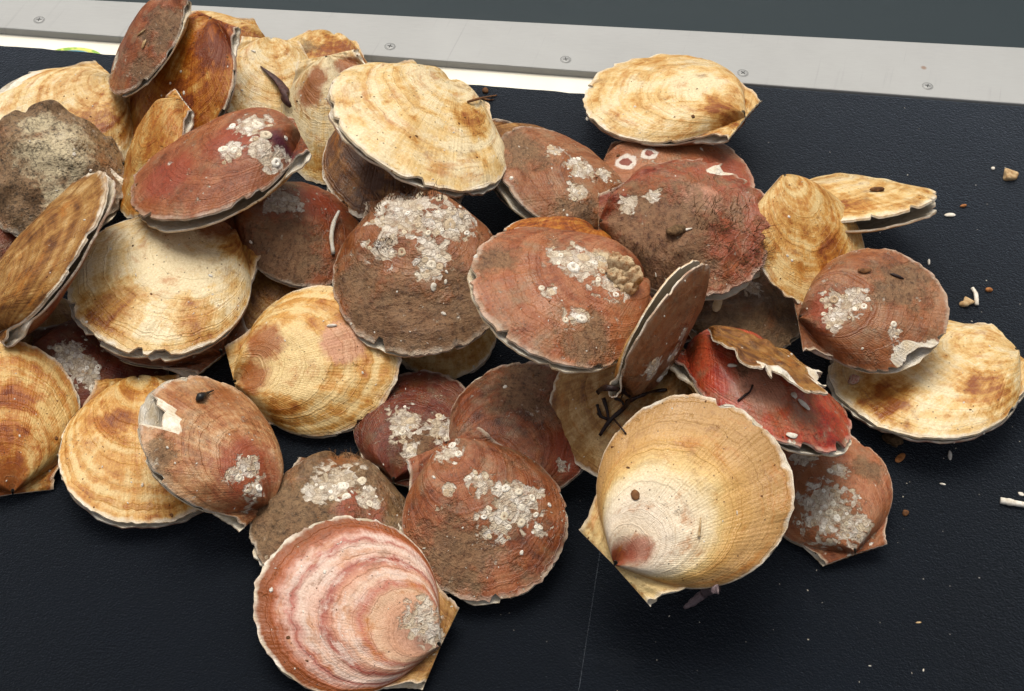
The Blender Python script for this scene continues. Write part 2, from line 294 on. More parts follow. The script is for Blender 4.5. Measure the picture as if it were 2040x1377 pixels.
def mesh_obj(name, V, Fc, mat, parent=None, attrs=None, smooth=True):
    me = bpy.data.meshes.new(name)
    V = np.asarray(V, dtype=np.float32)
    if isinstance(Fc, np.ndarray):
        nf, k = Fc.shape
        me.vertices.add(len(V)); me.vertices.foreach_set('co', V.ravel())
        me.loops.add(nf*k); me.loops.foreach_set('vertex_index', Fc.astype(np.int32).ravel())
        me.polygons.add(nf); me.polygons.foreach_set('loop_start', np.arange(0, nf*k, k, dtype=np.int32))
        me.update(calc_edges=True)
    else:
        me.from_pydata([tuple(map(float, v)) for v in V], [], Fc)
    me.polygons.foreach_set('use_smooth', np.full(len(me.polygons), smooth))
    for k, v in (attrs or {}).items():
        v = np.asarray(v, dtype=np.float32)
        if v.ndim == 2:
            a = me.attributes.new(k, 'FLOAT_VECTOR', 'POINT'); a.data.foreach_set('vector', v.ravel())
        else:
            a = me.attributes.new(k, 'FLOAT', 'POINT'); a.data.foreach_set('value', v)
    me.update(); me.validate()
    for m in (mat if isinstance(mat, (list, tuple)) else [mat]): me.materials.append(m)
    o = bpy.data.objects.new(name, me); sc.collection.objects.link(o)
    if parent: o.parent = parent
    return o
def tag(o, label=None, cat=None, group=None, kind=None):
    for k, v in (('label', label), ('category', cat), ('group', group), ('kind', kind)):
        if v: o[k] = v
    return o
def grid_faces(n, m, off=0):
    i, j = np.meshgrid(np.arange(n-1), np.arange(m-1), indexing='ij')
    a = (i*m+j+off).ravel()
    return np.stack([a, a+m, a+m+1, a+1], 1)

# ---------- the setting: water, deck, mats, metal edge strip ----------
def quad_sheet(name, px, z, mat, kind, n=2):
    P = [on_plane(x, y, z) for x, y in px]
    return mesh_obj(name, P, [list(range(len(P)))], mat, smooth=False)
def slab(name, P, z0, z1, mat, bev=.0, parent=None):
    """a flat block with the outline P (x, y) between z0 and z1, its top edges bevelled"""
    bm = bmesh.new()
    vs = [bm.verts.new((p[0], p[1], z0)) for p in P]; f = bm.faces.new(vs)
    if f.normal.z < 0 or sum((P[i][0]*P[(i+1) % len(P)][1]-P[(i+1) % len(P)][0]*P[i][1]) for i in range(len(P))) < 0: bmesh.ops.reverse_faces(bm, faces=[f])
    r = bmesh.ops.extrude_face_region(bm, geom=[f]); tv = [g for g in r['geom'] if isinstance(g, bmesh.types.BMVert)]
    for v in tv: v.co.z = z1
    bmesh.ops.recalc_face_normals(bm, faces=bm.faces)
    if bev:
        te = [e for e in bm.edges if all(abs(v.co.z-z1) < 1e-6 for v in e.verts)]
        bmesh.ops.bevel(bm, geom=te, offset=bev, segments=2, affect='EDGES', profile=.5)
    me = bpy.data.meshes.new(name); bm.to_mesh(me); bm.free(); me.materials.append(mat)
    o = bpy.data.objects.new(name, me); sc.collection.objects.link(o)
    if parent: o.parent = parent
    return o

b = NB('sea_water'); g = b.n('NewGeometry').outputs['Position']
h = b.noise(b.vm('MULTIPLY', g, (1, 2.2, 1)), 1.6, 4, .5)
M_water = b.fin(alb('344248', .45), .5, b.bump(h, .12, .06), .18)
b = NB('white_deck'); g = b.n('NewGeometry').outputs['Position']
M_deck = b.fin(b.mix(b.noise(g, 30, 4), alb('F4F0E4', .9), alb('E4DCC8', .9)), .4)
b = NB('brushed_aluminium'); g = b.n('NewGeometry').outputs['Position']
fine = b.noise(b.vm('MULTIPLY', g, (90, 900, 40)), 1, 3)
blot = b.noise(g, 14, 4); scr = b.noise(b.vm('MULTIPLY', b.vm('ADD', g, b.vm('MULTIPLY', b.xyz(b.sep(g)[1], 0, 0), (-.25, 0, 0))), (260, 7, 1)), 1, 2)
scm = b.mul(b.rng(scr, .60, .70), b.rng(b.noise(g, 22, 2), .45, .62))
spot = b.rng(b.vor(g, 38)[0], .05, .10, 1, 0)
spot = b.mul(spot, b.rng(b.sep(b.vor(g, 38)[1])[0], .80, .82))
c = b.mix(b.rng(blot, .3, .7), (.33, .33, .325, 1), (.295, .295, .29, 1)); c = b.mix(b.mul(b.rng(fine, .35, .65), .35), c, (.35, .35, .345, 1))
c = b.mix(b.mul(scm, .18), c, (.08, .078, .075, 1)); c = b.mix(b.mul(spot, .7), c, (.20, .10, .05, 1))
M_alu = b.fin(c, b.rng(blot, .3, .7, .5, .6), b.bump(fine, .25, .0004), .25, Metallic=.1)
def mat_material(name, col):
    b = NB(name); g = b.n('NewGeometry').outputs['Position']
    n1 = b.noise(g, 900, 3, .65); n3 = b.noise(g, 420, 2); n2 = b.noise(g, 9, 4); pit = b.rng(b.noise(g, 420, 2, .5), .30, .42)
    dust = b.mul(b.rng(b.noise(g, 16, 6, .7), .58, .80), .07)
    c = b.mix(b.rng(n2, .3, .7), alb(col, .09), alb(col, .17)); c = b.mix(dust, c, alb('70747C', .6))
    c = b.mix(b.mul(b.math('SUBTRACT', 1, pit), .8), c, (.001, .001, .0015, 1))
    hgt = b.add(b.mul(n1, 1.0), b.mul(n3, .3), b.mul(pit, .1))
    return b.fin(c, b.rng(n2, .3, .7, .40, .50), b.bump(hgt, .85, .0008), .03, **{'Specular Tint': (.72, .86, 1, 1), 'Sheen Weight': 1.0, 'Sheen Roughness': .4, 'Sheen Tint': (.75, .85, 1, 1)})
M_mat = mat_material('dark_mat', '141C2C'); M_mat2 = mat_material('dark_mat_b', '162030')

wz = -.75
tag(mesh_obj('water', [(-60, -2, wz), (60, -2, wz), (60, 150, wz), (-60, 150, wz)], [[0, 1, 2, 3]], M_water, smooth=False), kind='structure')
rail_back = [(-900, -56), (2940, 141)]; rail_front = [(-900, -12), (2940, 274)]
rb = [on_plane(x, y, .0008) for x, y in rail_back]; rf = [on_plane(x, y, .0008) for x, y in rail_front]
deck_back = [p + np.array([0, -.004, 0]) for p in rb]
slab('deck', [(deck_back[0][0], deck_back[0][1]), (deck_back[1][0], deck_back[1][1]), (1.1, -.5), (-1.1, -.5)], -.20, -.0052, M_deck)['kind'] = 'structure'
seam_a, seam_b = on_plane(1155, 1377, 0), on_plane(1190, 1150, 0)
sd = (seam_b-seam_a)/np.linalg.norm(seam_b-seam_a)
def seam(y): return seam_a + sd*((y-seam_a[1])/sd[1])
e0, e1 = on_plane(-900, 15, 0), on_plane(1320, 200, 0)
e1 = seam(e1[1]); bot = -.25
lm = [(e0[0], e0[1])]
rs = np.random.RandomState(5)
for k in range(1, 90):
    p = e0 + (e1-e0)*k/90; lm.append((p[0], p[1] + rs.uniform(-.0005, .0005)))
lm += [(e1[0]-.0003, e1[1]), (seam(bot)[0]-.0003, bot), (e0[0], bot)]
tag(slab('rubber_mat', lm, -.0050, 0, M_mat, .0006), 'dark navy textured mat under most of the heap, left of the seam', 'mat', 'black mats on the deck')
r0 = rf[1]
rr_ = [(seam(rf[0][1])[0]+.0003, 0)]
def front_at(x): return rf[0][1] + (rf[1][1]-rf[0][1])*(x-rf[0][0])/(rf[1][0]-rf[0][0])
xa = e1[0]+.0003
tag(slab('rubber_mat', [(xa, front_at(xa)-.0015), (rf[1][0], rf[1][1]-.0015), (rf[1][0], bot), (seam(bot)[0]+.0003, bot)], -.0050, -.0003, M_mat2, .0009), 'dark navy textured mat right of the seam, butted against the metal rail', 'mat', 'black mats on the deck')
# printed emblem edge on the white deck, mostly hidden by the mat
b = NB('printed_emblem'); g = b.n('NewGeometry').outputs['Position']
M_green = b.fin(b.mix(b.rng(b.noise(g, 120, 2), .42, .5), alb('8CB83C'), alb('D8DC64')), .4)
M_blue = NB('printed_blue').fin(alb('3C8CA0'), .4)
ec = on_plane(152, 106, -.0051)
def arc(name, r0, r1, z, m, par=None):
    P, Fc = [], []
    for k in range(41):
        a = math.pi*k/40
        for r in (r0, r1): P.append((ec[0]+r*1.5*math.cos(a), ec[1]-.003+r*.75*math.sin(a), z))
    for k in range(40): Fc.append([2*k, 2*k+1, 2*k+3, 2*k+2])
    return mesh_obj(name, P, Fc, m, par, smooth=False)
em = arc('emblem', .0085, .0125, -.0050, M_green); tag(em, 'green and yellow printed arc on the white deck beside the mat edge', 'emblem')
arc('inner_ring', .0060, .0078, -.0049, M_blue, em)
# metal edge strip with its screws
rail = slab('metal_rail', [(rb[0][0], rb[0][1]), (rb[1][0], rb[1][1]), (rf[1][0], rf[1][1]), (rf[0][0], rf[0][1])], -.0051, .0008, M_alu, .0008)
tag(rail, 'brushed grey metal edge strip with five cross-head screws along the deck edge', 'edge strip')
M_screw = NB('screw_steel').fin((.27, .27, .265, 1), .45, Metallic=.15)
M_slot = NB('screw_recess').fin((.03, .03, .03, 1), .6)
for k, (x, y) in enumerate([(78, 40), (777, 93), (1127, 119), (1480, 146), (1848, 172)]):
    p = on_plane(x, y, .0008); R = .0036; ring = 28
    prof = [(R*1.12, .00006), (R*1.10, .00012), (R*1.0, -.00025), (R*.96, .00030), (R*.7, .00050), (0.0, .00055)]
    P = []
    for (r, z) in prof:
        for q in range(ring):
            a = 2*math.pi*q/ring; P.append((p[0]+r*math.cos(a), p[1]+r*math.sin(a), .0008+z))
    Fc = [[i*ring+q, i*ring+(q+1) % ring, (i+1)*ring+(q+1) % ring, (i+1)*ring+q] for i in range(len(prof)-1) for q in range(ring)]
    s = mesh_obj('screw', P, Fc, [M_screw, M_slot], rail)
    for f in s.data.polygons:
        if f.index < ring*2: f.material_index = 1
    a = rs.uniform(0, 1.5); P, Fc = [], []
    for q in (0, 1):
        ca, sa = math.cos(a+q*math.pi/2), math.sin(a+q*math.pi/2)
        o_ = len(P)
        for (u, v) in ((-1, -.2), (1, -.2), (1, .2), (-1, .2)):
            u *= R*.52; v *= R*.5
            P.append((p[0]+u*ca-v*sa, p[1]+u*sa+v*ca, .00142+q*.00003))
        Fc.append([o_, o_+1, o_+2, o_+3])
    mesh_obj('cross_recess', P, Fc, M_slot, s, smooth=False)

# ---------- shell materials ----------
RINGS = {
 'banded': [(0, '9C7868'), (.14, 'B08470'), (.28, 'D8A484'), (.38, 'E0B898'), (.44, 'C07058'), (.50, 'ECC8B0'), (.57, 'D89C80'), (.63, 'A85444'), (.67, 'E4B8A4'), (.74, 'ECD0C0'), (.80, 'BC6C5C'), (.84, 'E4B8A8'), (.885, 'B86840'), (.92, '9C501C'), (1, '8C4A18')],
 'creamring': [(0, '8C3418'), (.08, 'B0603C'), (.14, 'F4E0C4'), (.30, 'F8E8D2'), (.44, 'FAEACC'), (.54, 'F6E0B4'), (.60, 'ECCC8C'), (.66, 'E4B870'), (.72, 'D8A860'), (.80, 'D0A468'), (.90, 'C89C60'), (1, 'BC9058')],
}
def shell_material(name, s, seed, hidden=False):
    pal = s['pal']; k = .48 if s.get('dark') else .80  # dark: shade deep in the heap put into a lower albedo
    b = NB(name)
    lc = b.attr('local', 'Vector'); fan = b.sep(b.attr('fan', 'Vector'))
    phi, rho = fan[0], fan[1]
    warp = b.noise(lc, 2.3, 2); warp2 = b.noise(lc, 9, 2)
    rn = b.add(rho, b.mul(b.math('SUBTRACT', warp, .5), .07), b.mul(b.math('SUBTRACT', warp2, .5), .02))
    band = b.noise(b.add(b.mul(rn, 11), seed*3.7), 1, 4, .6, '1D')
    blot = b.noise(lc, 1.7, 5, .68)
    blot2 = b.noise(lc, 5.5, 5, .7)
    streak = b.noise(b.xyz(b.mul(phi, 13), b.mul(rn, 2.6), seed*1.3), 1, 5, .65)
    ribs = b.noise(b.xyz(b.mul(phi, 75), b.mul(rho, 3.0), seed), 1, 2, .5)
    rib2 = b.math('SINE', b.add(b.mul(phi, 210), b.mul(blot2, 6)))
    fine = b.noise(lc, 42, 4, .7)
    ws = s.get('streak', .28)
    f = b.add(b.mul(b.rng(blot, .25, .75), .52), b.mul(b.rng(band, .25, .75), .34), b.mul(b.rng(streak, .25, .75), ws), b.mul(b.rng(blot2, .3, .7), .22), s.get('bias', 0.0) - .34, b.mul(b.attr('earmask'), .08))
    f = b.add(b.mul(b.math('SUBTRACT', f, .38), 1.35), .36)
    st = b.attr('stain'); f = b.add(f, b.mul(b.rng(b.add(st, b.mul(b.math('SUBTRACT', blot2, .5), 1.3)), .05, .75), .50), b.mul(b.attr('pale'), -.55))
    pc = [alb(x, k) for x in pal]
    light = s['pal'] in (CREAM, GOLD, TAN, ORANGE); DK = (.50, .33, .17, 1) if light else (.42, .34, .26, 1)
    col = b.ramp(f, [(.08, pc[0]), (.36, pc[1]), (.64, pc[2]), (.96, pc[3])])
    if s.get('rings') and not hidden:
        rc = b.ramp(b.add(rn, b.mul(b.math('SUBTRACT', blot, .5), .16), b.mul(b.math('SUBTRACT', blot2, .5), .10)), [(p, alb(c, .80)) for p, c in RINGS[s['rings']]])
        dk = b.mix(b.rng(b.add(f, .0), .35, .95, 0, .75), rc, b.mix(.5, rc, pc[3], 'MULTIPLY'))
        if s['rings'] == 'banded':
            wp = b.mul(b.rng(b.noise(b.xyz(b.mul(phi, 3), b.mul(rn, 9), seed), 1, 5, .7), .50, .60), b.mul(b.rng(rn, .40, .50), b.rng(rn, .90, .84)))
            dk = b.mix(b.mul(wp, .75), dk, alb('EAD2C6', .82))
        col = b.mix(b.rng(b.attr('earmask'), .2, .5), dk, col)
    if light:
        va = b.noise(b.xyz(b.mul(phi, 2.8), b.mul(rn, 8), seed*2.2), 1, 5, .7)
        col = b.mix(b.mul(b.rng(va, .55, .68), .65), col, alb('C0741C', k))
        vb = b.noise(b.vm('ADD', lc, (1.7, 9.1, 0)), 3.4, 5, .75); col = b.mix(b.mul(b.rng(vb, .58, .70), .55), col, alb('8A5830', k))
    else:
        va = b.noise(b.vm('ADD', lc, (7.7, 3.1, 0)), 2.1, 4, .65); vb = b.noise(b.vm('ADD', lc, (1.7, 9.1, 0)), 3.0, 5, .7)
        col = b.mix(b.mul(b.rng(va, .50, .66), .65), col, alb('A4602E', k)); col = b.mix(b.mul(b.rng(vb, .50, .68), .68), col, alb('A08466', k))
    red = b.rng(b.add(b.attr('red'), b.mul(b.math('SUBTRACT', blot2, .5), .9)), .15, .6)
    col = b.mix(b.mul(red, .75), col, alb('A2442A', k))
    rust = b.rng(b.add(b.attr('rust'), b.mul(b.math('SUBTRACT', blot2, .5), 1.1)), .15, .6)
    col = b.mix(b.mul(rust, .85), col, alb('A0521C', k))
    pink = b.rng(b.add(b.attr('pink'), b.mul(b.math('SUBTRACT', blot2, .5), .8)), .2, .45)
    col = b.mix(b.mul(pink, .8), col, alb('D8A084', k))
    pur = b.rng(b.attr('purple'), .1, .9); col = b.mix(pur, col, alb('5C2030', k))
    # growth lines and fine ribs
    lines = b.noise(b.add(b.mul(rn, 46), seed*9.1), 1, 2, .5, '1D')
    brk = b.rng(b.noise(lc, 2.6, 4, .65), .42, .62)
    lm_ = b.mul(b.mul(b.rng(lines, .56, .70), b.rng(rho, .06, .25)), brk)
    col = b.mix(b.mul(lm_, s.get('lines', .40)*.5), col, b.mix(1, col, DK, 'MULTIPLY'))
    big = b.noise(b.add(b.mul(rn, 8.0), seed*5.3), 1, 1, .5, '1D')
    bl = b.rng(b.math('ABSOLUTE', b.math('SUBTRACT', big, .5)), .0, .016, 1, 0)
    col = b.mix(b.mul(b.mul(bl, brk), .22), col, b.mix(1, col, DK, 'MULTIPLY'))
    col = b.mix(b.mul(b.rng(ribs, .45, .75), .09), col, b.mix(1, col, DK, 'MULTIPLY'))
    col = b.mix(b.rng(fine, .30, .66, .45, 0), col, b.mix(1, col, DK, 'MULTIPLY'))
    crease = b.mul(b.rng(b.math('ABSOLUTE', b.math('SUBTRACT', b.math('ABSOLUTE', phi), 1.10)), .0, .05, 1, 0), b.rng(rho, .75, .5))
    col = b.mix(b.mul(crease, .7), col, b.mix(1, col, DK, 'MULTIPLY'))
    # dirt specks
    sp = b.vor(lc, 15); spm = b.mul(b.rng(sp[0], .10, .17, 1, 0), b.rng(b.sep(sp[1])[0], .72, .74))
    col = b.mix(b.mul(spm, .75), col, alb('4A2E18', .7))
    # mud
    base_mud = s.get('mud', 0.0)
    mn = b.noise(lc, 3.0, 5, .7)
    mv = b.add(b.attr('mud'), base_mud, b.mul(b.math('SUBTRACT', mn, .5), 2.6))
    mud = b.rng(mv, .38, .80)
    crack = b.noise(b.vm('MULTIPLY', lc, (1, 1.35, 1)), 13, 4, .8)
    mc = b.mix(b.rng(crack, .34, .50), alb('34220F', .7), b.mix(b.rng(blot2, .3, .7), alb('9A7A58', .8), alb('74563C', .8)))
    col = b.mix(b.mul(mud, .78), col, mc)
    pl = b.rng(b.add(b.attr('pale'), b.mul(b.math('SUBTRACT', b.noise(lc, 5, 6, .75), .5), 1.8)), .45, .8)
    if not light: col = b.mix(b.mul(pl, .8), col, alb('D8C8A4', .8))
    spk = s.get('speck', 0 if light else .45)
    if spk and not hidden:
        sk = b.noise(lc, 19, 5, .8); skm = b.mul(b.rng(sk, .50, .60), b.rng(b.add(b.noise(lc, 2.4, 3), b.mul(mud, .15)), .42, .58)) if not s.get('speck') else b.rng(sk, .50, .60); col = b.mix(b.mul(skm, .8*spk), col, alb('2E2216', .7))
    # scabs of old barnacles
    cv = b.attr('crust'); cn = b.noise(lc, 7, 5, .7); wl = b.vm('ADD', lc, b.vm('MULTIPLY', b.xyz(warp2, b.noise(lc, 8, 2), 0), (.10, .10, 0)))
    cell = b.vor(wl, 11); cellr = b.sep(cell[1]); ed = b.vor(wl, 11, 'DISTANCE_TO_EDGE')[0]
    thr = s.get('spots', 0.0)
    cm = b.add(cv, b.mul(b.math('SUBTRACT', cn, .5), 1.5), b.mul(b.math('SUBTRACT', cellr[0], .5), .55))
    small = b.mul(b.rng(b.add(b.noise(lc, 2.0, 2), b.mul(b.math('SUBTRACT', b.noise(lc, 22, 3, .6), .5), 1.3)), .86-.10*thr, .92-.10*thr), min(1.0, .45+thr))
    if hidden: small = b.mul(small, .3)
    cmask = b.math('MAXIMUM', b.mul(b.rng(cm, .36, .52), b.rng(b.noise(lc, 15, 4, .7), .34, .50, .45, 1)), small)
    ringd = b.rng(b.math('ABSOLUTE', b.math('SUBTRACT', cell[0], .42)), .0, .12, 1, 0)
    cc = b.mix(b.rng(b.sep(cell[1])[1], 0, 1), alb('D4C2A6', .84), alb('EEE6DA', .86)); cc = b.mix(b.mul(b.rng(blot2, .4, .7), .6), cc, alb('B89C7C', .8))
    cc = b.mix(b.mul(b.rng(ed, .0, .045, 1, 0), .45), cc, alb('70503A', .7))
    cc = b.mix(b.mul(b.rng(b.noise(lc, 30, 4, .7), .50, .66), .6), cc, alb('8A6A50', .7))
    cc = b.mix(b.mul(b.rng(cell[0], .05, .11, 1, 0), .7), cc, alb('8A5040', .7))
    if s['pal'] in (CREAM, GOLD, TAN, ORANGE): cmask = b.mul(cmask, b.rng(cv, .02, .2))
    col = b.mix(cmask, col, cc)
    ringv = b.add(b.attr('ringp'), b.mul(b.mul(b.math('SUBTRACT', blot2, .5), 1.0), b.rng(b.attr('ringp'), .02, .1)))                      # round barnacle base: white disc with a red-brown heart
    col = b.mix(b.mul(b.rng(ringv, .15, .28), .85), col, alb('E6DCD0', .82)); col = b.mix(b.rng(ringv, .62, .72), col, alb('8C4A3C', .8))
    # shell-white at the broken and growing edges
    wh = b.mul(b.rng(b.add(b.attr('white'), b.mul(b.math('SUBTRACT', blot2, .5), 1.1)), .42, .52), b.rng(b.attr('white'), .02, .12))
    rim = b.mul(b.rng(b.add(rho, b.mul(b.math('SUBTRACT', warp2, .5), .05)), .970, .992), b.rng(b.noise(lc, 4, 3), .30, .55, .15, .85))
    lipk = 1.0 if s['pal'] in (CREAM, GOLD, TAN, ORANGE) else .45
    eared = b.mul(b.mul(b.attr('earmask'), b.rng(b.add(rho, b.mul(b.math('SUBTRACT', blot2, .5), .10)), .405, .445)), .6)
    rim = b.math('MAXIMUM', b.mul(rim, lipk), eared)
    rim = b.math('MAXIMUM', rim, b.mul(b.mul(b.attr('lip'), .92), b.rng(b.noise(lc, 5, 3), .35, .6, lipk*.6, 1))); wh = b.math('MAXIMUM', wh, rim)
    wh = b.math('MAXIMUM', wh, b.attr('inner'))
    col = b.mix(wh, col, b.mix(b.rng(blot2, .35, .65), alb('F2EADC', .86), alb('D8C4A4', .82)))
    # relief
    hgt = b.add(b.mul(b.math('ABSOLUTE', b.math('SUBTRACT', lines, .5)), .34), b.mul(bl, -.22), b.mul(ribs, .24), b.mul(rib2, .03), b.mul(fine, .30), b.mul(blot2, .7),
                b.mul(mud, b.add(b.mul(crack, 1.6), .35)), b.mul(cmask, b.add(.75, b.mul(b.rng(ed, 0, .12), .5), b.mul(b.noise(lc, 26, 3), .7))), b.mul(small, .4))
    nrm = b.bump(hgt, .62, .0017)
    r = .43 if not s.get('gloss') else .26
    rgh = b.add(b.mul(mud, .25), b.mul(cmask, .2), b.mul(b.math('SUBTRACT', blot, .5), .25), r if not s.get('gloss') else b.mul(b.rng(blot2, .4, .6), .12))
    rgh = b.add(rgh, b.mul(b.rng(warp, .50, .62), -.16))
    if s.get('gloss'): rgh = b.add(rgh, .22)
    return b.fin(col, rgh, nrm, .38, **({'Coat Weight': .2, 'Coat Roughness': .2} if s.get('gloss') and not hidden else {}))

ATTRS = ('crust', 'mud', 'stain', 'pale', 'white', 'red', 'rust', 'pink', 'purple', 'ringp')
ALIAS = {'mudp': 'mud', 'stain2': 'stain', 'pinkst': 'pink'}
def pieces_to_mesh(name, pieces, r, seed, mat, parent, blobs, is_hidden, brk=None):
    Vs, Fs, off = [], [], 0
    A = {k: [] for k in ('fan', 'inner', 'lip', 'earmask')}
    for pi, (O, I, p, q) in enumerate(pieces):
        n, m = O.shape[:2]
        ed = np.stack([O[:, -1], O[:, -1]*.45+I[:, -1]*.55], 1)
        # outer sheet, then a lip strip, then the inner sheet
        Vs += [O.reshape(-1, 3), ed.reshape(-1, 3), np.stack([ed[:, 1], I[:, -1]], 1).reshape(-1, 3), I.reshape(-1, 3)]
        a = n*m
        Fs.append(grid_faces(n, m, off)[:, ::-1])
        for o_ in (off+a, off+a+2*n): Fs.append(grid_faces(n, 2, o_)[:, ::-1])
        Fs.append(grid_faces(n, m, off+a+4*n))
        lp = np.concatenate([np.zeros(a), np.tile([.25, 1], n), np.ones(2*n), np.ones(a)])
        inn = np.concatenate([np.zeros(a+4*n), np.ones(a)])
        fan = np.concatenate([np.stack([p.ravel(), q.ravel(), 0*p.ravel()], 1), np.tile(np.repeat(np.stack([p[:, -1], q[:, -1]*0+.96, 0*p[:, -1]], 1), 2, 0), (2, 1)), np.stack([p.ravel(), q.ravel(), 0*p.ravel()], 1)])
        A['fan'].append(fan); A['inner'].append(inn); A['lip'].append(lp); A['earmask'].append(np.full(len(fan), 1.0 if pi else 0.0))
        off += 2*a + 4*n
    V = np.concatenate(Vs); Fc = np.concatenate(Fs)
    at = {k: np.concatenate(v) for k, v in A.items()}
    at['local'] = V + np.array([seed*3.17 % 41, seed*5.71 % 37, seed*1.9 % 23])
    for k in ATTRS: at[k] = np.zeros(len(V))
    if brk is not None: at['white'][:brk.size] = np.clip(brk.ravel(), 0, 1)
    if not is_hidden:
        for (kind, x, y, rad) in blobs:
            d = np.hypot(V[:, 0]-x, V[:, 1]-y)/rad
            k = ALIAS.get(kind, kind); at[k] = np.maximum(at[k], np.clip(1.15*(1-d*.72), 0, 1))
    return mesh_obj(name, V*r, Fc, mat, parent, at)

def crust_mesh(blobs, up, r, seed, parent, s):
    """raised barnacle plates scattered over the scab patches of a visible valve"""
    O = up[0][0]; pts = O.reshape(-1, 3)
    dx = np.gradient(O, axis=0); dy = np.gradient(O, axis=1)
    N = np.cross(dy, dx).reshape(-1, 3); L = np.linalg.norm(N, axis=1)+1e-9; N = N/L[:, None]
    if N[:, 2].mean() < 0: N = -N
    rs = np.random.RandomState(seed); P, Fc, col = [], [], []
    placed = []
    for (kind, x, y, rad) in blobs:
        if kind not in ('crust',): continue
        cnt = int(5 + 26*rad*rad)
        for _ in range(cnt):
            a = rs.uniform(0, 6.28); q = rad*math.sqrt(rs.uniform(0, 1))*.95
            X, Y = x+q*math.cos(a), y+q*math.sin(a)
            i = np.argmin((pts[:, 0]-X)**2+(pts[:, 1]-Y)**2)
            if abs(pts[i, 0]-X)+abs(pts[i, 1]-Y) > .08: continue
            R = rs.choice([.024, .03, .04, .055, .07], p=[.26, .26, .22, .16, .10])*min(1.25, .8+rad)
            if any(math.hypot(X-u, Y-v) < .92*(R+w) for u, v, w in placed): continue
            placed.append((X, Y, R))
            n = N[i]; t = np.cross(n, (0, 1, .2)); t /= np.linalg.norm(t); bt = np.cross(n, t)
            k = 14; h = R*rs.uniform(.06, .34); hole = rs.uniform(.15, .55); el = rs.uniform(.72, 1.0); ph = rs.uniform(0, 6.28)
            jit = 1+.07*rs.uniform(-1, 1, k)
            base = len(P)
            for (rad_, z_) in ((1.0, -.3*h), (.86, .75*h), (max(hole, .3)+.12, h), (hole, .75*h), (hole*.5, .10*h)):
                for j in range(k):
                    th = 6.283*j/k
                    u_, v_ = rad_*R*jit[j]*math.cos(th), rad_*R*jit[j]*el*math.sin(th)
                    u2, v2 = u_*math.cos(ph)-v_*math.sin(ph), u_*math.sin(ph)+v_*math.cos(ph)
                    P.append(pts[i]+t*u2+bt*v2+n*(z_*rs.uniform(.85, 1.1)))
            c = rs.uniform(0, 1)
            col += [c]*(5*k)
            for q_ in range(4):
                for j in range(k): Fc.append((base+q_*k+j, base+q_*k+(j+1) % k, base+(q_+1)*k+(j+1) % k, base+(q_+1)*k+j))
            # closing fan of the hole is left open, it shows the dark heart
    if len(placed) < 9: return None
    return mesh_obj('barnacle_crust', np.array(P)*r, np.array(Fc), M_crust, parent, {'tone': np.array(col), 'local': np.array(P)+seed})
b = NB('barnacle_plates'); lc = b.attr('local', 'Vector'); tone = b.attr('tone')
cc = b.ramp(tone, [(0, alb('C0A484', .8)), (.35, alb('DCCCB0', .84)), (.7, alb('ECE2D0', .86)), (1, alb('F4EEE4', .86))])
cc = b.mix(b.mul(b.rng(b.noise(lc, 24, 4, .7), .45, .68), .55), cc, alb('8E7458', .75))
M_crust = b.fin(cc, .75, b.bump(b.noise(lc, 40, 3), .5, .001), .3)

def to_local(up, A, cen, r, px, py):
    """the spot of a visible valve that the photo shows at (px, py), in units of the disc radius"""
    O = up[0][0].reshape(-1, 3); x, y, t = project(cen + (O*r)@A.T)
    d = np.hypot(x-px, y-py); near = np.where(d < max(7, d.min()+3))[0]
    i = near[np.argmin(t[near])]; return O[i, 0], O[i, 1]
ROOTS = []
RSHORT = {'dome': .30}
for i, s in enumerate(SH):
    t = T[i]; r = s['a']*t/F; A = frame(s['c'], s['tilt'], s['nd'], s['ud']); cen = CAM + ray(*s['c'])*t
    root = bpy.data.objects.new('scallop', None); sc.collection.objects.link(root)
    root.empty_display_size = .02
    M4 = Matrix.Identity(4)
    for c_ in range(3):
        for r_ in range(3): M4[r_][c_] = float(A[r_, c_])
        M4[c_][3] = float(cen[c_])
    root.matrix_world = M4
    tag(root, s['label'], 'scallop', 'scallops heaped on the dark mat')
    up, lo = shell_valves(i, s)
    valve_grid(100+i*7, s.get('dome', .30), 110, 34, notches(s), s.get('rough', 1.0)); brk = valve_grid.cut
    bl = []
    for (kind, x, y, rad) in s.get('b', ()):
        X, Y = to_local(up, A, cen, r, x, y); bl.append((kind, X, Y, rad/s['a']))
    m1 = shell_material('shell_skin', s, i+1)
    other = dict(s); cream = s['pal'] in (CREAM, GOLD, TAN, ORANGE)
    other.update(pal=s.get('pal2', (RED, BROWN, PINK)[i % 3] if cream else (GOLD if i % 2 else CREAM)), mud=.1, gloss=0, bias=.05)
    m2 = shell_material('shell_underskin', other, i+61, True)
    if s.get('ear'):
        v = pieces_to_mesh('valve', up[:1], r, i+1, m1, root, bl, False, brk)
        for e in up[1:]:
            # the ear material is the same skin
            eo = pieces_to_mesh('hinge_ear', [e], r, i+1, m1, v, bl, False)
            a_ = eo.data.attributes['earmask']; a_.data.foreach_set('value', np.ones(len(eo.data.vertices), dtype=np.float32))
    else:
        v = pieces_to_mesh('valve', up if not s.get('single') else up[:1], r, i+1, m1, root, bl, False, brk)
    crust_mesh(bl, up, r, i+1, v, s)
    if not s.get('single'): pieces_to_mesh('valve', lo, r, i+61, m2, root, bl, True)
    ROOTS.append(root)
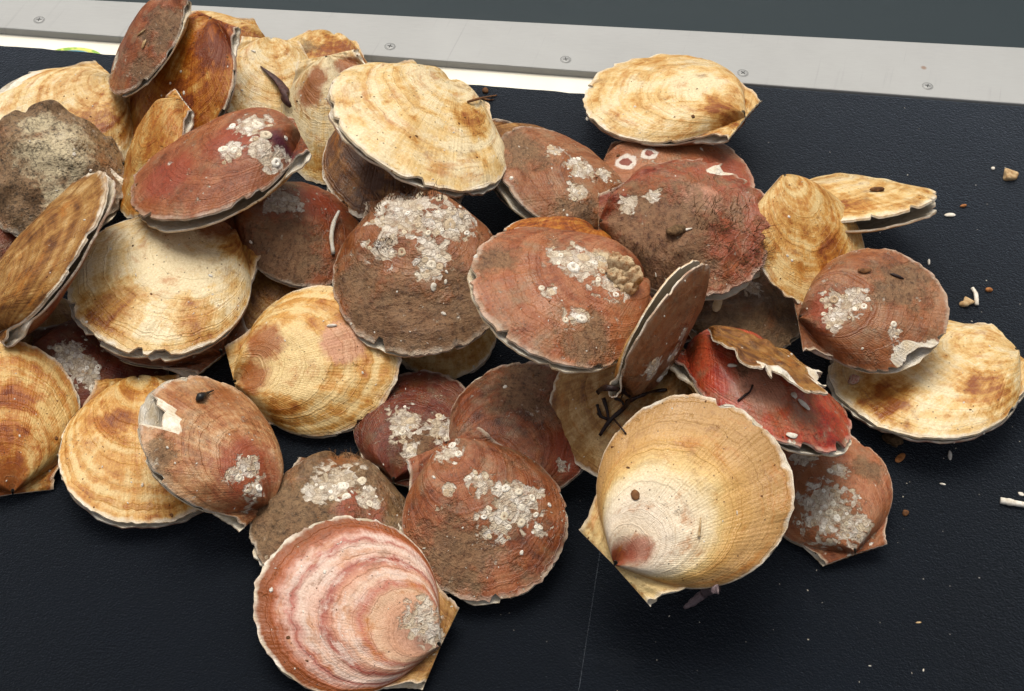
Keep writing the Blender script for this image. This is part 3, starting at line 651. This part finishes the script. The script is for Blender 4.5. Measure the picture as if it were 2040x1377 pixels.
# ---------- small things lying on the mats and on the shells ----------
bpy.context.view_layer.update()
def shell(words): return next(o for o in ROOTS if words in o['label'])
DG = bpy.context.evaluated_depsgraph_get()
def hit(px, py):
    d = Vector(ray(px, py)).normalized()
    ok, p, n, i, o, m = sc.ray_cast(DG, Vector(CAM), d)
    if not ok: p, n = Vector(on_plane(px, py, 0)), Vector((0, 0, 1))
    if n.dot(d) > 0: n = -n
    return p, n, o
def pxm(p): return (p-Vector(CAM)).dot(Vector(_f))/F           # metres per photo pixel at p
def simple(name, a, c2, rough=.7, scale=300, spec=.3, bumpd=.0008):
    b = NB(name); g = b.n('NewGeometry').outputs['Position']; n = b.noise(g, scale, 5, .7)
    return b.fin(b.mix(b.rng(n, .35, .65), alb(a), alb(c2)), rough, b.bump(n, .6, bumpd), spec)
M_weed = simple('seaweed', '2C120E', '120806', .45, 400)
M_blade = simple('seaweed_purple', '5C3A34', '34201E', .5, 500)
M_tan = simple('chalky_tan', 'D8BC90', '9C7448', .8)
M_white = simple('chalk_white', 'F0EAE0', 'CCC0AC', .7)
M_brown = simple('brown_bits', '8A5C34', '4C2E18', .8)
M_mud = simple('mud_lump', '86684A', '42301E', .9, 500, .2, .0015)
M_black = simple('black_snail', '2C2A2A', '100E0E', .3, 300)
M_grey = simple('purple_grey_skin', '8A7678', '5C4C50', .4, 400)
M_red = simple('red_grains', 'A84430', 'E0CDB8', .7, 900)
M_orange = simple('orange_grit', 'C08048', '8C5228', .7)
def tube_data(pts, rad, k=8, flat=1.0, nrms=None):
    P, Fc = [], []; n = len(pts)
    for i, p in enumerate(pts):
        t = (pts[min(i+1, n-1)]-pts[max(i-1, 0)]).normalized()
        u = (nrms[i] if nrms else Vector((0, 0, 1))); s_ = t.cross(u)
        if s_.length < 1e-6: s_ = t.cross(Vector((1, 0, .3)))
        s_.normalize(); u = s_.cross(t)
        for j in range(k):
            a = 2*math.pi*j/k; P.append(p + s_*(rad[i]*math.cos(a)) + u*(rad[i]*flat*math.sin(a)))
    for i in range(n-1):
        for j in range(k): Fc.append([i*k+j, i*k+(j+1) % k, (i+1)*k+(j+1) % k, (i+1)*k+j])
    Fc.append(list(range(k))[::-1]); Fc.append([(n-1)*k+j for j in range(k)])
    return P, Fc
def strokes(name, sts, mat, label=None, cat=None, lift=.6, flat=.5, parent=None, group=None):
    """tubes drawn through points (x, y, width in photo px) that rest on whatever lies there"""
    P, Fc = [], []; rnd = random.Random(len(sts)*7+3)
    for st in sts:
        pts, rad, nr = [], [], []
        fine_ = []
        for a, c_ in zip(st[:-1], st[1:]):
            for q in range(4): fine_.append([a[z]+(c_[z]-a[z])*q/4 for z in range(3)])
        fine_.append(list(st[-1]))
        hs = [hit(x, y) for x, y, w in fine_]
        deps = [(h[0]-Vector(CAM)).dot(Vector(_f)) for h in hs]
        for q, (x, y, w) in enumerate(fine_):
            d_ = min(deps[max(0, q-2):q+3]); p = Vector(CAM) + Vector(ray(x, y))*d_; r = w*.5*pxm(p)
            n = hs[q][1]; pts.append(p + n*(r*lift)); rad.append(r*rnd.uniform(.85, 1.1)); nr.append(n)
        for _ in range(2):
            pts = [pts[0]] + [(pts[q-1]+pts[q]*2+pts[q+1])*.25 for q in range(1, len(pts)-1)] + [pts[-1]]
        a, f_ = tube_data(pts, rad, 8, flat, nr); o_ = len(P)
        P += a; Fc += [[v+o_ for v in f] for f in f_]
    o = mesh_obj(name, [tuple(v) for v in P], Fc, mat)
    if parent: o.parent = parent; o.matrix_parent_inverse = parent.matrix_world.inverted()
    return tag(o, label, cat, group)
def lump(name, px, py, size, mat, label=None, cat=None, asp=(1, 1, .7), ang=0, seed=1, rough_=.35, group=None, pts=None):
    p, n, _ = hit(px, py); r = size*.5*pxm(p); rs_ = np.random.RandomState(seed)
    bm = bmesh.new(); bmesh.ops.create_icosphere(bm, subdivisions=3, radius=1)
    ks = rs_.uniform(-1, 1, (6, 3))*2.6; ph = rs_.uniform(0, 6.28, 6)
    x = (Vector(RT)*math.cos(math.radians(ang)) + Vector(UP)*math.sin(math.radians(ang))); x = (x - n*x.dot(n)).normalized(); y = n.cross(x)
    for v in bm.verts:
        c_ = np.array(v.co); q = 1+rough_*float(np.sum(np.sin(ks@c_+ph))*.22) + rough_*.3*math.sin(c_[0]*9+c_[1]*7+seed)*.3
        c_ = c_*q
        for (dx, dy, dz, k_) in (pts or ()):
            d = np.array([dx, dy, dz]); d = d/np.linalg.norm(d); w = max(0, float(np.dot(c_, d))/np.linalg.norm(c_))**6; c_ = c_ + d*w*k_
        v.co = p + n*(r*asp[2]*.72) + x*(float(c_[0])*r*asp[0]) + y*(float(c_[1])*r*asp[1]) + n*(float(c_[2])*r*asp[2])
    me = bpy.data.meshes.new(name); bm.to_mesh(me); bm.free(); me.materials.append(mat)
    me.polygons.foreach_set('use_smooth', np.full(len(me.polygons), True))
    o = bpy.data.objects.new(name, me); sc.collection.objects.link(o)
    return tag(o, label, cat, group)

strokes('seaweed', [[(519, 133, 3), (535, 150, 10), (553, 168, 17), (568, 188, 20), (578, 206, 16), (583, 214, 8)]], M_blade, 'dark purple-brown pointed seaweed blade stuck beside the rusty streaked cream shell', 'seaweed', 1.2, .35)
strokes('twig', [[(930, 205, 5), (950, 199, 6), (970, 195, 5), (990, 191, 3)], [(958, 197, 4), (975, 201, 4), (984, 199, 2)]], M_brown, 'thin brown forked twig on the mat beside the top cream shell', 'twig', .8, .9)
lump('pebble', 966, 183, 13, M_brown, 'small brown pebble on the mat just above the forked twig', 'pebble', seed=2)
strokes('seaweed_sprig', [
  [(1192, 784, 12), (1204, 774, 14), (1224, 771, 12), (1246, 777, 14), (1258, 786, 12)],
  [(1196, 868, 7), (1214, 840, 9), (1246, 812, 9), (1262, 790, 12), (1300, 782, 10), (1330, 777, 6)],
  [(1214, 838, 7), (1211, 818, 7), (1204, 794, 10)], [(1212, 836, 6), (1198, 830, 7), (1191, 806, 7)], [(1198, 832, 5), (1192, 822, 6)],
  [(1246, 812, 6), (1240, 798, 6), (1226, 794, 7)], [(1240, 800, 5), (1238, 786, 6)], [(1246, 812, 5), (1250, 796, 6)],
  [(1221, 832, 4), (1236, 850, 4), (1248, 866, 4)]], M_weed, 'dark branching seaweed sprig above the big round cream shell', 'seaweed', 1.0, .5)
strokes('seaweed', [[(1470, 800, 5), (1484, 788, 5), (1494, 782, 4), (1499, 768, 4)]], M_weed, 'thin black stem lying on the wet red shell', 'seaweed', 1.0, .9)
strokes('worm_tube_or_rim', [[(1428, 1166, 24), (1412, 1180, 24), (1392, 1194, 20), (1376, 1206, 15), (1362, 1213, 7)]], M_grey, 'purple-grey soft tube on the mat below the big round cream shell', 'worm tube', .9, .8)
strokes('worm_tube_or_rim', [[(674, 423, 6), (662, 446, 9), (657, 474, 10), (663, 508, 8)]], M_white, 'curved white strip added as a valve rim left of the barnacle-crowned shell', 'worm tube', 1, .9)  # added tube standing for the white rim of the neighbouring valve
strokes('worm_tube_or_rim', [[(1936, 577, 8), (1943, 588, 9), (1944, 600, 10), (1945, 611, 8)]], M_white, 'short whitish worm tube standing beside the tan chip at far right', 'worm tube', 1, .9)
strokes('worm_tube_or_rim', [[(1396, 1032, 3), (1394, 1052, 4), (1392, 1070, 6)]], M_tan, 'hair-thin worm tube on the face of the big round cream shell', 'worm tube', 1, .9)
strokes('shell_stick', [[(1991, 1001, 14), (2006, 1004, 15), (2024, 1007, 13), (2050, 1011, 13)]], M_white, 'white broken stick of shell cut by the right edge', 'shell fragment', 1, .9)
strokes('sea_snail', [[(391, 800, 8), (396, 798, 18), (402, 794, 17), (408, 788, 8), (416, 783, 5), (425, 779, 3)]], M_black, 'tiny black teardrop-shaped snail on the pinkish tan shell', 'snail', .9, .9)
lump('coral_fragment', 2009, 357, 30, M_tan, 'tan forked coral fragment on the mat at far right', 'coral', (1, .7, .6), 20, 4, .5, pts=((-.2, 1, .8, .9), (1, .25, .2, .6)))
lump('shell_fragment', 1922, 607, 26, M_tan, 'crumpled tan shell chip beside the short worm tube', 'shell fragment', (1, .8, .6), 10, 6, .6, pts=((0, 1, .6, .7), (1, -.2, .2, .4)))
lump('pebble', 1970, 581, 14, M_orange, 'small orange pebble right of the short worm tube', 'pebble', (1, .75, .7), 10, 7)
lump('shell_fragment', 1892, 430, 20, M_white, 'bright white chip off the tip of the side-on cream shell', 'shell fragment', (1, .5, .3), 15, 8)
lump('shell_fragment', 1918, 412, 14, M_orange, 'tiny tan grain above the bright white chip', 'shell fragment', (1, .5, .5), 20, 9)
lump('pebble', 1977, 337, 9, M_white, 'tiny white pebble upper left of the coral fragment', 'pebble', seed=10)
lump('shell_fragment', 1850, 524, 15, M_white, 'slim white sliver above the brown shell with white patches', 'shell fragment', (1, .35, .4), 80, 11)
lump('shell_fragment', 1892, 908, 20, M_white, 'leaf-shaped white flake below the far right cream shell', 'shell fragment', (1, .42, .2), 85, 12)
lump('mud_clump', 1779, 884, 42, M_mud, 'crumbly brown mud clump below the far right cream shell', 'mud clump', (1, .8, .45), 120, 13, .7)
lump('shell_fragment', 1793, 913, 30, M_orange, 'brown oval flake just below the mud clump', 'shell fragment', (1, .5, .15), 50, 14, .2)
lump('pebble', 1803, 1023, 13, M_brown, 'small brown pebble right of the honeycomb-scabbed shell', 'pebble', seed=15)
lump('shell_fragment', 1877, 965, 12, M_white, 'tiny white splinter midway between mud clump and white stick', 'shell fragment', (1, .35, .3), -15, 16)
lump('shell_fragment', 1829, 1241, 12, M_tan, 'tiny tan splinter alone near the lower right corner', 'shell fragment', (1, .3, .3), 5, 17)
lump('shell_fragment', 2034, 985, 14, M_white, 'small white chip above the white stick', 'shell fragment', (1, .5, .3), -20, 18)
lump('shell_fragment', 1169, 238, 10, M_white, 'white grain on the mat left of the rail shell', 'shell fragment', (.6, 1, .4), 10, 19)
lump('gravel_clump', 1704, 758, 26, M_red, 'red and white gritty clump on the far right cream shell', 'clump', (1, .9, .6), 60, 20, .6)
lump('shell_fragment', 1457, 730, 20, M_white, 'white grain near the top of the wet red shell', 'shell fragment', (1, .42, .4), 10, 21)
lump('shell_fragment', 1600, 808, 32, M_white, 'white rod-shaped bit in the middle of the wet red shell', 'shell fragment', (1, .32, .3), -42, 22, .2)
lump('shell_fragment', 1580, 789, 18, M_white, 'squarish white chip above the white rod on the wet red shell', 'shell fragment', (1, .8, .4), 20, 23, .5)
lump('shell_fragment', 1578, 868, 22, M_white, 'white chip at the lower edge of the wet red shell', 'shell fragment', (1, .6, .3), 0, 24, .5)
lump('bark_flake', 1266, 986, 20, M_brown, 'small brown bark-like flake on the big round cream shell', 'flake', (.8, 1, .2), 20, 25, .5)
lump('mud_clump', 1747, 381, 30, M_brown, 'brown crumb on top of the side-on cream shell', 'mud clump', (1, .6, .4), -20, 26, .6)
lump('mud_clump', 1345, 462, 34, M_mud, 'crumbly mud clump on the big mud-caked red shell', 'mud clump', (1, .6, .5), 10, 27, .7)
lump('shell_fragment', 1368, 459, 26, M_white, 'white sliver stuck by the mud on the mud-caked shell', 'shell fragment', (1, .22, .2), 20, 28, .2)
lump('bark_flake', 1720, 541, 26, M_brown, 'reddish brown scrap on top of the brown white-patched shell', 'flake', (1, .6, .3), 10, 29, .6)
lump('bark_flake', 1787, 552, 30, M_weed, 'dark sliver on the upper right of the brown white-patched shell', 'flake', (1, .2, .2), -25, 30, .2)
lump('shell_fragment', 283, 66, 24, M_tan, 'thin tan sliver across the smooth topmost red-brown shell', 'shell fragment', (1, .2, .2), 5, 31, .2)
lump('shell_fragment', 288, 88, 18, M_tan, 'tan crumb below the sliver on the topmost red-brown shell', 'shell fragment', (1, .4, .3), 65, 32, .4)
lump('shell_fragment', 660, 650, 20, M_white, 'white rod on the pink stripe of the golden shell', 'shell fragment', (1, .3, .3), 12, 33, .2)
lump('shell_fragment', 864, 572, 16, M_white, 'white triangular chip below the white barnacle crown', 'shell fragment', (.8, 1, .3), 10, 34, .5)

# barnacle lump on the hinge of the rosy brown shell
P, Fc = [], []; rs_ = np.random.RandomState(9)
p0, n0, _ = hit(1232, 552)
for (x, y, w, h_, ax, ay) in ((1226, 520, 30, 34, -.3, .9), (1246, 528, 32, 38, .35, .8), (1262, 548, 34, 36, .8, .4), (1240, 552, 34, 30, .2, .3), (1256, 572, 30, 30, .7, -.1), (1232, 575, 26, 24, -.2, -.2), (1222, 545, 26, 22, -.4, .3)):
    d_ = (p0-Vector(CAM)).dot(Vector(_f)) - .004; c_ = Vector(CAM)+Vector(ray(x, y))*d_; s_ = pxm(c_)
    ax_ = (Vector(RT)*ax + Vector(UP)*ay - Vector(_f)*.9).normalized(); u = ax_.cross(Vector((.3, .2, 1))).normalized(); v = ax_.cross(u)
    o_ = len(P); k = 16; rings = ((-1.2, 1.25), (-.3, 1.15), (.2, 1.05), (.6, .9), (.85, .66), (.85, .42), (.65, .3), (.55, .05))
    jit = 1+.13*rs_.uniform(-1, 1, k)
    for (z, r_) in rings:
        jit = jit*(1+.12*rs_.uniform(-1, 1, k))
        for j in range(k):
            a = 6.283*j/k; rr_ = r_*w*.5*s_*(jit[j]*(1+.06*math.sin(z*9+j*2))); zz = z*h_*.5*s_*(1+(.12*jit[(j*3) % k]-.12 if z > .7 else 0))
            P.append(c_ + u*(rr_*math.cos(a)) + v*(rr_*math.sin(a)) + ax_*zz)
    for q in range(len(rings)-1):
        for j in range(k): Fc.append([o_+q*k+j, o_+q*k+(j+1) % k, o_+(q+1)*k+(j+1) % k, o_+(q+1)*k+j])
bl_ = mesh_obj('barnacle_lump', [tuple(v) for v in P], Fc, simple('barnacle_lump_skin', 'E2CDA6', '8A5A30', .8, 260, .3, .0015), shell('barnacle lump'))
bl_.matrix_parent_inverse = shell('barnacle lump').matrix_world.inverted()
# hydroid fuzz on the crowned shell and on the mud-caked one
def fuzz(root, spots, seed, mat):
    rs_ = np.random.RandomState(seed); P, Fc = [], []
    for (x, y, rx, ry, n_, ln, dx, dy) in spots:
        for _ in range(n_):
            hx, hy = x+rs_.uniform(-rx, rx), y+rs_.uniform(-ry, ry); p, n, o = hit(hx, hy)
            if o is None or o.parent is not root and (o.parent is None or o.parent.parent is not root): continue
            s_ = pxm(p); L = ln*s_*rs_.uniform(.4, 1.2)
            d = (Vector(RT)*(dx+rs_.uniform(-.8, .8)) + Vector(UP)*(dy+rs_.uniform(-.8, .8)) + n*.5).normalized(); e = Vector(rs_.uniform(-1, 1, 3))*.45
            pts = [p+d*(L*q/5)+e*(L*(q/5)**2) for q in range(6)]
            a, f_ = tube_data(pts, [s_*.8*(1-q*.13) for q in range(6)], 4); o_ = len(P); P += a; Fc += [[v+o_ for v in f] for f in f_]
    if P:
        o = mesh_obj('hydroid_fuzz', [tuple(v) for v in P], Fc, mat, root); o.matrix_parent_inverse = root.matrix_world.inverted()
M_fuzz = simple('hydroid_fuzz', '7A5430', '4A2E18', .8)
fuzz(shell('thick crown'), [(820, 392, 70, 8, 60, 22, 0, 1), (735, 415, 25, 12, 26, 26, -.6, .8), (765, 490, 20, 14, 20, 18, 0, .3), (1000, 445, 14, 10, 10, 14, .5, .8)], 3, M_fuzz)
fuzz(shell('large mud-caked'), [(1480, 500, 50, 50, 90, 30, .9, .1), (1300, 520, 60, 40, 60, 20, .2, -.6), (1440, 430, 60, 30, 60, 22, .6, .6)], 4, M_fuzz)
fuzz(shell('pale crusted crown'), [(690, 908, 30, 6, 24, 16, 0, 1)], 5, M_fuzz)
# cream lump added as the hidden valve's ear on the tall edge-on shell
lump('shell_fragment', 1428, 612, 44, simple('cream_ear', 'F0D8B0', 'D8B480', .5), 'cream lump added as the hinge ear of the tall edge-on brown shell', 'shell fragment', (1, .4, .3), 75, 41, .3)
# grit: pale and dark flecks on the shells and mats
def grit(name, n, size, box, mat, seed, label, only=None):
    rs_ = np.random.RandomState(seed); P, Fc = [], []
    for _ in range(n):
        x, y = rs_.uniform(box[0], box[2]), rs_.uniform(box[1], box[3]); p, nn, o = hit(x, y)
        if o is None or (only == 'shell' and o.parent is None) or (only == 'mat' and not o.name.startswith('rubber_mat')): continue
        s_ = pxm(p)*size*rs_.choice([.5, .7, 1, 1.6], p=[.35, .35, .22, .08]); a = rs_.uniform(0, 6.28)
        u = nn.cross(Vector((math.cos(a), math.sin(a), .3))).normalized(); v = nn.cross(u); el = rs_.uniform(.25, .9)
        o_ = len(P)
        ring = [p + u*(math.cos(t)*s_*rs_.uniform(.8, 1.2)) + v*(math.sin(t)*s_*el*rs_.uniform(.8, 1.2)) - nn*(s_*.1) for t in np.linspace(0, 6.28, 7)[:-1]]
        top = [p + (q-p)*.6 + nn*(s_*.45) for q in ring]
        P += ring+top
        for j in range(6): Fc.append([o_+j, o_+(j+1) % 6, o_+6+(j+1) % 6, o_+6+j])
        Fc.append([o_+6+j for j in range(6)])
    tag(mesh_obj(name, [tuple(v) for v in P], Fc, mat, smooth=False), label, 'grit', None, 'stuff')
grit('shell_grit', 420, 3.6, (0, 30, 2040, 1370), M_white, 11, 'fine white grit scattered over the shells', 'shell')
grit('dark_grit', 300, 3.2, (0, 30, 2040, 1370), M_brown, 12, 'fine dark brown specks scattered over the shells', 'shell')
grit('mat_grit', 150, 2.4, (900, 160, 2040, 1377), M_white, 13, 'fine pale specks of grit on the black mats', 'mat')
